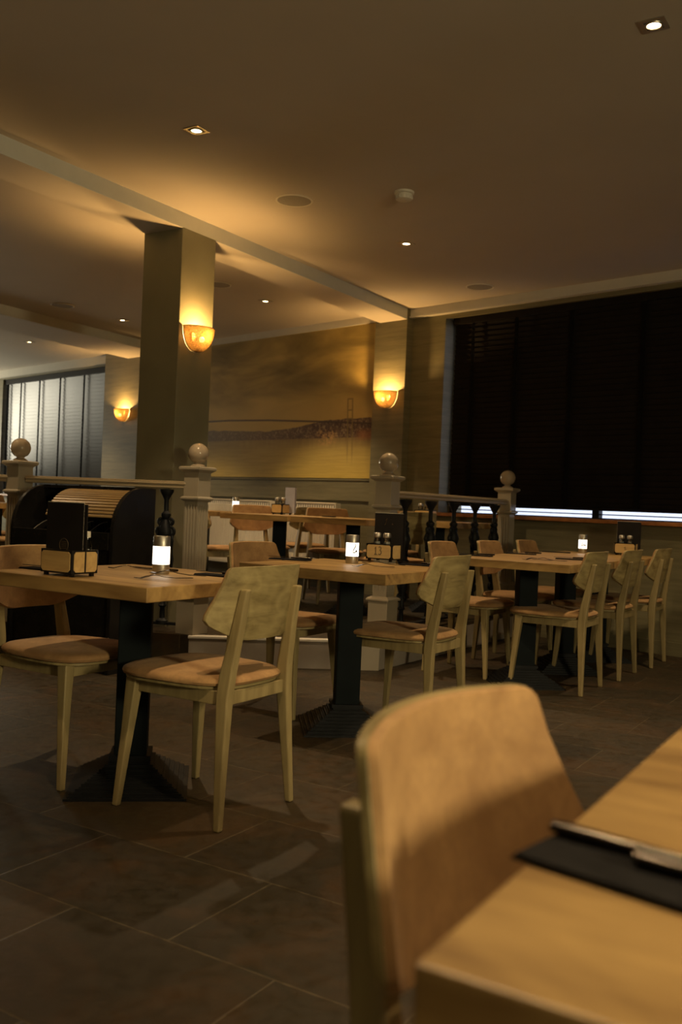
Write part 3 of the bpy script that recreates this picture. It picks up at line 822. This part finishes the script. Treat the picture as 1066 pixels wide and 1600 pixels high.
def put_lamp(x, y, label, strokes=None, a0=-PI/2, z=TZ):
    o = place(lamp, (x, y, z), 0, label, 'steel and glowing white table lamps')
    d = bpy.data.lights.new('lamp_light', 'POINT'); d.energy = .22; d.color = (1, .82, .6); d.shadow_soft_size = .03
    if strokes: script(o, strokes, a0=a0)
    return o
put_lamp(-.636, 3.355, 'glowing white cylinder lamp on the left table')
lo = lambda pts, s=1, dx=0, dz=0: [(x*s+dx, z*s+dz) for x, z in pts]
Lst = [(.006, .088), (.010, .089), (.010, .083), (.004, .072), (-.002, .062), (-.003, .054), (.002, .050), (.007, .053), (.010, .057)]
Lst2 = [(.010, .057), (.014, .062), (.018, .060), (.016, .054), (.013, .056), (.015, .061)]
put_lamp(-.636 + .697, 4.442, 'glowing white cylinder lamp with a handwritten mark on the middle table', None)
lampM = [o for o in bpy.data.objects if o.name.startswith('table_lamp')][-1]
script(lampM, [lo(Lst, 1, .006), lo(Lst2, 1, .006)], a0=-PI/2)
small = [lo(Lst, .62, -.016, .022), lo(Lst2, .62, -.016, .022), [(-.004, .058), (-.001, .064), (.002, .058), (.001, .055), (.005, .060)], [(.009, .058), (.006, .055), (.006, .061), (.010, .061)], [(.010, .074), (.009, .056), (.013, .056)], [(.016, .061), (.016, .056), (.019, .056)], [(-.016, .044), (.016, .046)]]
lc = c5
lampR = put_lamp(1.769, 6.83, 'glowing white cylinder lamp with handwriting on the farthest right table')
script(lampR, small, a0=-PI/2)
put_lamp(-.97, 8.62, 'small far lamp glowing on the platform table behind the fluted post', z=TZ + PLAT)

def octo(w, h, c): return [(-w/2+c, 0), (w/2-c, 0), (w/2, c), (w/2, h-c), (w/2-c, h), (-w/2+c, h), (-w/2, h-c), (-w/2, c)]
def caddy_proto():
    t = empty('condiment_holder', (0, 0, 0), 0, 'x', 'condiment holder')
    w, d, h, f = .150, .112, .078, .010
    b = MB()
    for y in (-d/2, d/2-.006): b.box((-w/2, y, f), (w/2, y+.006, f+h))
    for x in (-w/2, w/2-.006): b.box((x, -d/2+.006, f), (x+.006, d/2-.006, f+h))
    b.box((-w/2+.006, -d/2+.006, f), (w/2-.006, d/2-.006, f+.006)); b.box((-w/2+.006, .004, f+.006), (w/2-.006, .010, f+h)); b.box((-w/2+.006, -d/2+.006, f+.055), (w/2-.006, .004, f+.060))
    b.build('frame', 'black', t, bevel=.002)
    for s, L, rz in ((d/2+.0005, w, 0), (d/2+.0005, w, PI), (w/2+.0005, d, PI/2), (w/2+.0005, d, -PI/2)):
        T = Matrix.Rotation(rz, 4, 'Z') @ Matrix.Translation((0, -s, f+.006)) @ Matrix.Rotation(PI/2, 4, 'X')
        m_ = MB(); m_.prism(octo(L-.014, h-.012, .008), 0, .0025, T); m_.build('side_panel', 'caddywood', t)
    ff = MB()
    for sx in (-1, 1):
        for sy in (-1, 1): ff.box((sx*(w/2-.014)-.006, sy*(d/2-.014)-.006, 0), (sx*(w/2-.014)+.006, sy*(d/2-.014)+.006, f))
    ff.build('feet', 'black', t)
    return t
caddy = caddy_proto()
CG = 'wooden condiment holders'
def lpt(p, rz, x, y, z): v = rot2((x, y), rz); return Vector((p[0]+v.x, p[1]+v.y, z))
def menu(p, rz, w, h, label, m_='blackmat', z=TZ+.016, lean=.0, edge='cardwhite', n=2):
    t = empty('menu_card', (p[0], p[1], z), rz, label, 'menu')
    MB().box((-w/2, -.0035, 0), (w/2, -.0005, h)).build('front_cover', m_, t)
    MB().box((-w/2-.0015, 0, 0.001), (w/2-.002, .002, h+.002)).build('card_edge', edge, t)
    if n > 1: MB().box((-w/2+.006, .0045, 0), (w/2+.006, .0085, h-.004), Matrix.Rotation(.03, 4, 'Z')).build('back_cover', m_, t)
    return t
def shaker_proto():
    t = empty('glass_shaker', (0, 0, 0), 0, 'x', 'salt shaker')
    MB().lathe([(.001, .001), (.018, .001), (.019, .004), (.0175, .045), (.019, .05)], 18).build('glass_body', 'glass', t, smooth=True)
    MB().lathe([(.001, .003), (.0165, .003), (.0155, .028), (.001, .029)], 16).build('salt', 'spice', t, smooth=True)
    MB().lathe([(.019, .048), (.0205, .05), (.0205, .066), (.016, .072), (.001, .073)], 18).build('steel_lid', 'steel', t, smooth=True)
    return t
shaker = shaker_proto()
# caddies: local -y face looks along the grid normal 237.5 deg
CR = R_(-32.5)
p1 = lpt((-.868, 3.045), CR, 0, .056, 0)
p1 = (-.895, 3.115)
place(caddy, (p1[0], p1[1], TZ), CR, 'wooden condiment holder with black corners on the left table', CG)
mm = menu(lpt(p1, CR, -.012, -.012, 0), CR, .175, .225, 'tall black menu standing in the holder on the left table')
MB().torus(.021, .0008, Matrix.Translation((.0, -.0037, .085)) @ Matrix.Rotation(PI/2, 4, 'X'), 28, 5).build('round_emblem', 'gold', mm)
e_ = MB()
for i in range(5): e_.box((-.013, -.0042, .073+i*.0055), (.013, -.0036, .0745+i*.0055))
e_.build('emblem_lines', 'gold', mm)
p2 = (.227, 4.735)
place(caddy, (p2[0], p2[1], TZ), CR, 'wooden condiment holder marked 13 on the middle table', CG)
cad2 = [o for o in bpy.data.objects if o.name.startswith('condiment_holder')][-1]
def strokes_on(t, strokes, y=-.0595, r=.0016, m_='ink', name='numerals', T=None):
    b = MB()
    for st in strokes: b.tube([(x, y, z) for x, z in st], r, 5)
    return b.build(name, m_, t)
strokes_on(cad2, [[(-.022, .062), (-.016, .072), (-.016, .035)], [(-.023, .035), (-.008, .035)],
                  [(.001, .070), (.007, .074), (.014, .071), (.015, .064), (.007, .056), (.015, .052), (.017, .043), (.010, .034), (.0, .037)]])
m2 = menu(lpt(p2, CR, .005, .030, 0), CR, .165, .225, 'black menu standing behind the glass shakers on the middle table')
strokes_on(m2, [[(-.02, .19), (-.012, .20), (-.02, .17), (-.025, .165)], [(.02, .175), (.018, .168), (.024, .17)]], y=-.004, r=.0012, m_='gold', name='printed_mark')
SG = 'glass shakers in the condiment holders'
for dx, l in ((-.028, 'left glass shaker in the holder marked 13 on the middle table'), (.028, 'right glass shaker in the holder marked 13 on the middle table')):
    place(shaker, lpt(p2, CR, dx, -.026, TZ+.0705), 0, l, SG)
p5 = (2.075, 6.80); place(caddy, (p5[0], p5[1], TZ), R_(-25), 'small wooden condiment holder on the farthest right table by the window wall', CG)
cad5 = [o for o in bpy.data.objects if o.name.startswith('condiment_holder')][-1]
strokes_on(cad5, [[(-.004, .055), (.006, .052)], [(.003, .062), (.001, .040), (.012, .045)]])
menu(lpt(p5, R_(-25), .01, .03, 0), R_(-25), .16, .225, 'black menu in the holder on the farthest right table')
for dx, l in ((-.028, 'left glass shaker in the holder by the window wall'), (.028, 'right glass shaker in the holder by the window wall')):
    place(shaker, lpt(p5, R_(-25), dx, -.026, TZ+.0705), 0, l, SG)
p6 = (-.50, 7.93); place(caddy, (p6[0], p6[1], TZ+PLAT), CR + PI/2, 'wooden condiment holder on the platform table in front of the radiators', CG)
menu(lpt(p6, CR, .06, .03, 0), CR, .10, .215, 'grey menu reflecting light on the platform table', 'greycard', z=TZ+PLAT+.016, edge='blackmat')
for dx, l in ((-.03, 'left glass shaker on the platform table in front of the radiators'), (.03, 'right glass shaker on the platform table in front of the radiators')):
    place(shaker, lpt(p6, CR, dx, -.026, TZ+PLAT+.0705), 0, l, SG)
p8 = (.70, 7.80); place(caddy, (p8[0], p8[1], TZ+PLAT), CR, 'wooden condiment holder seen between the black balusters', CG)
for dx, l in ((-.03, 'left glass shaker seen between the black balusters'), (.03, 'right glass shaker seen between the black balusters')):
    place(shaker, lpt(p8, CR, dx, -.026, TZ+PLAT+.0705), 0, l, SG)
# small bottle behind the tall menu
t = empty('sauce_bottle', lpt(p1, CR, .048, .030, TZ+.030), CR, 'small clear bottle in the holder right of the tall black menu', 'bottle')
MB().lathe([(.001, -.014), (.016, -.014), (.017, -.010), (.016, .07), (.009, .09), (.009, .10)], 18).build('glass_body', 'glass', t, smooth=True)
MB().lathe([(.0172, .012), (.0168, .055)], 18, cap=False).build('paper_label', 'cardwhite', t, smooth=True)
MB().lathe([(.010, .098), (.011, .10), (.011, .118), (.001, .119)], 16).build('cap', 'plastic', t, smooth=True)

# cutlery
def fork_proto():
    t = empty('fork', (0, 0, 0), 0, 'x', 'fork')
    def z(y): return .004 + .012*max(0, 1-abs((y-.035)/.05))
    rg = []
    for y, w in ((-.10, .004), (-.09, .0065), (-.04, .0045), (0, .0028), (.03, .0028), (.045, .006), (.055, .0105), (.062, .011)):
        zz = z(y); rg.append([(-w, y, zz), (w, y, zz), (w, y, zz+.0022), (-w, y, zz+.0022)])
    m_ = MB(); m_.rings(rg)
    m_.build('handle', 'cutlery', t)
    m_ = MB()
    for i in range(4):
        x = -.0105 + i*.0062
        m_.rings([[(x, y, zz), (x+.0026, y, zz), (x+.0026, y, zz+.002), (x, y, zz+.002)] for y, zz in ((.06, z(.06)), (.08, .004), (.10, .006))])
    m_.build('tines', 'cutlery', t); return t
def knife_proto():
    t = empty('knife', (0, 0, 0), 0, 'x', 'knife')
    MB().rings([[(w*math.cos(a), y, .006+h*math.sin(a)) for a in [2*PI*i/12 for i in range(12)]] for y, w, h in ((-.115, .002, .001), (-.113, .007, .0045), (-.10, .0078, .005), (-.04, .0062, .0045), (-.01, .005, .004), (-.005, .0055, .0045))]).build('handle', 'cutlery', t, smooth=True)
    MB().prism([(-.0055, -.005), (.0055, -.005), (.0085, .03), (.0085, .085), (.003, .105), (-.0055, .112)], .005, .0068).build('blade', 'cutlery', t)
    return t
fork = fork_proto(); knife = knife_proto()
def fk(x, y, a, l, z=TZ): place(fork, (x, y, z), R_(a), l, 'steel forks laid on the tables')
def kn(x, y, a, l, z=TZ): place(knife, (x, y, z), R_(a), l, 'steel knives laid on the tables')
def napkin(x, y, a, l, z=TZ, sx=.07, sy=.20, h=.006):
    t = empty('napkin', (x, y, z), R_(a), l, 'napkin', 'folded black napkins')
    MB().box((-sx/2, -sy/2, 0), (sx/2, sy/2, h/2)).box((-sx/2+.001, -sy/2+.001, h/2), (sx/2-.002, sy/2-.003, h)).build('folded_cloth', 'napkin', t, bevel=.002); return t
fk(-.575, 3.10, 120, 'left fork of the crossed pair before the lamp on the left table')
fk(-.535, 3.13, 75, 'right fork of the crossed pair before the lamp on the left table', TZ+.012)
fk(-.75, 3.47, 100, 'rear fork behind the lamp on the left table')
kn(-.69, 3.50, 60, 'rear knife behind the lamp on the left table')
napkin(-.415, 3.335, 60, 'black napkin at the right corner of the left table')
kn(-.415, 3.335, 60, 'knife on the black napkin at the right corner of the left table', TZ+.0065)
napkin(-1.03, 3.30, 60, 'black napkin left of the tall menu holder')
kn(-1.03, 3.30, 60, 'knife on the black napkin left of the tall menu holder', TZ+.0065)
fk(.155, 4.17, 110, 'left fork of the crossed pair on the middle table')
fk(.20, 4.19, 70, 'right fork of the crossed pair on the middle table', TZ+.012)
napkin(-.235, 4.50, 70, 'black napkin at the far left of the middle table')
kn(-.235, 4.50, 70, 'knife on the black napkin at the far left of the middle table', TZ+.0065)
napkin(.39, 4.47, 62, 'black napkin right of the holder marked 13')
kn(.39, 4.47, 62, 'knife on the black napkin right of the holder marked 13', TZ+.0065)
fk(1.15, 5.42, 110, 'left fork of the pair on the nearest table of the right row')
fk(1.22, 5.44, 70, 'right fork of the pair on the nearest table of the right row')
napkin(.83, 5.70, 70, 'black napkin beside the chair back on the nearest table of the right row')
kn(.83, 5.70, 75, 'knife on the black napkin on the nearest table of the right row', TZ+.0065)
napkin(1.20, 6.20, 75, 'black napkin on the middle table of the right row')
kn(1.22, 6.20, 85, 'knife on the black napkin on the middle table of the right row', TZ+.0065)
napkin(1.42, 5.72, 75, 'black napkin in front of the darkest chair back in the right row')
kn(1.42, 5.72, 85, 'knife on the black napkin before the darkest chair back', TZ+.0065)
napkin(1.56, 6.75, 75, 'black napkin left of the lamp on the farthest right table')
kn(-.15, 7.35, 80, 'knife on the platform table', TZ+PLAT)
fk(.12, 7.35, 80, 'fork on the platform table', TZ+PLAT)
# foreground napkin and its two steel knives
napkin(.266, .656, 48, 'blurred black napkin on the foreground table', sx=.076, sy=.27, h=.006)
kn(.27, .691, -130, 'upper blurred steel knife on the black napkin on the foreground table', TZ+.0063)
kn(.318, .628, -130, 'lower blurred steel knife on the black napkin on the foreground table', TZ+.0063)

# ------------------------------------------------------------------ black roll top cabinet
t = empty('roll_top_cabinet', (-1.27, 5.25, 0), R_(-25), 'black roll top cabinet with wooden tambour slats in front of the left railing', 'cabinet')
Wd, D, Hc = .76, .385, 1.065     # local: x from -Wd..0, y 0..D
def qarc(y0, z0, r, n=12): return [(y0 + r - r*math.cos(PI/2*i/n), z0 + r*math.sin(PI/2*i/n)) for i in range(n+1)]
prof = [(0, 0), (0, .80)] + qarc(0.0, .80, .26)[1:] + [(D, 1.06), (D, 0)]
for x0 in (-Wd, -.025):
    T = Matrix(((0, 0, 1, x0), (1, 0, 0, 0), (0, 1, 0, 0), (0, 0, 0, 1)))
    MB().prism(prof, 0, .025, T).build('side_panel', 'black', t, bevel=.003)
MB().box((-Wd+.025, .02, 0), (-.025, D, .74)).build('cabinet_body', 'black', t)
MB().box((-Wd+.025, -.01, .74), (-.025, D, .765)).box((-Wd+.025, -.012, .70), (-.025, .01, .80)).build('worktop', 'black', t, bevel=.003)
MB().box((-Wd+.025, D-.02, .765), (-.025, D, 1.05)).box((-Wd+.025, .24, 1.045), (-.025, D, 1.062)).build('back_and_top', 'black', t)
s_ = MB()
for i in range(14):
    a = PI/2 * (1 - i*.058); y = .235 - .235*math.cos(a); z = .80 + .238*math.sin(a)
    T = Matrix.Translation((0, y+.012, z)) @ Matrix.Rotation(-(a)+PI/2, 4, 'X')
    s_.box((-Wd*.68, -.0085, -.006), (-.03, .0085, .006), T)
s_.build('tambour_slats', 'slatwood', t, bevel=.003)
for i in range(6):
    x = -Wd + .11 + i*.105
    pts_ = [(0.03, .765)] + [(.03 + .20*k/8, .765 + .085*math.sin(PI/2*k/8)) for k in range(1, 9)] + [(.23, .765)]
    T = Matrix(((0, 0, 1, x), (1, 0, 0, 0), (0, 1, 0, 0), (0, 0, 0, 1)))
    MB().prism(pts_, 0, .006, T).build('curved_divider', 'black', t)
    MB().tube([(x+.003, y, z+.002) for y, z in pts_[1:-1]], .0022, 6).build('metal_edge', 'steel', t)
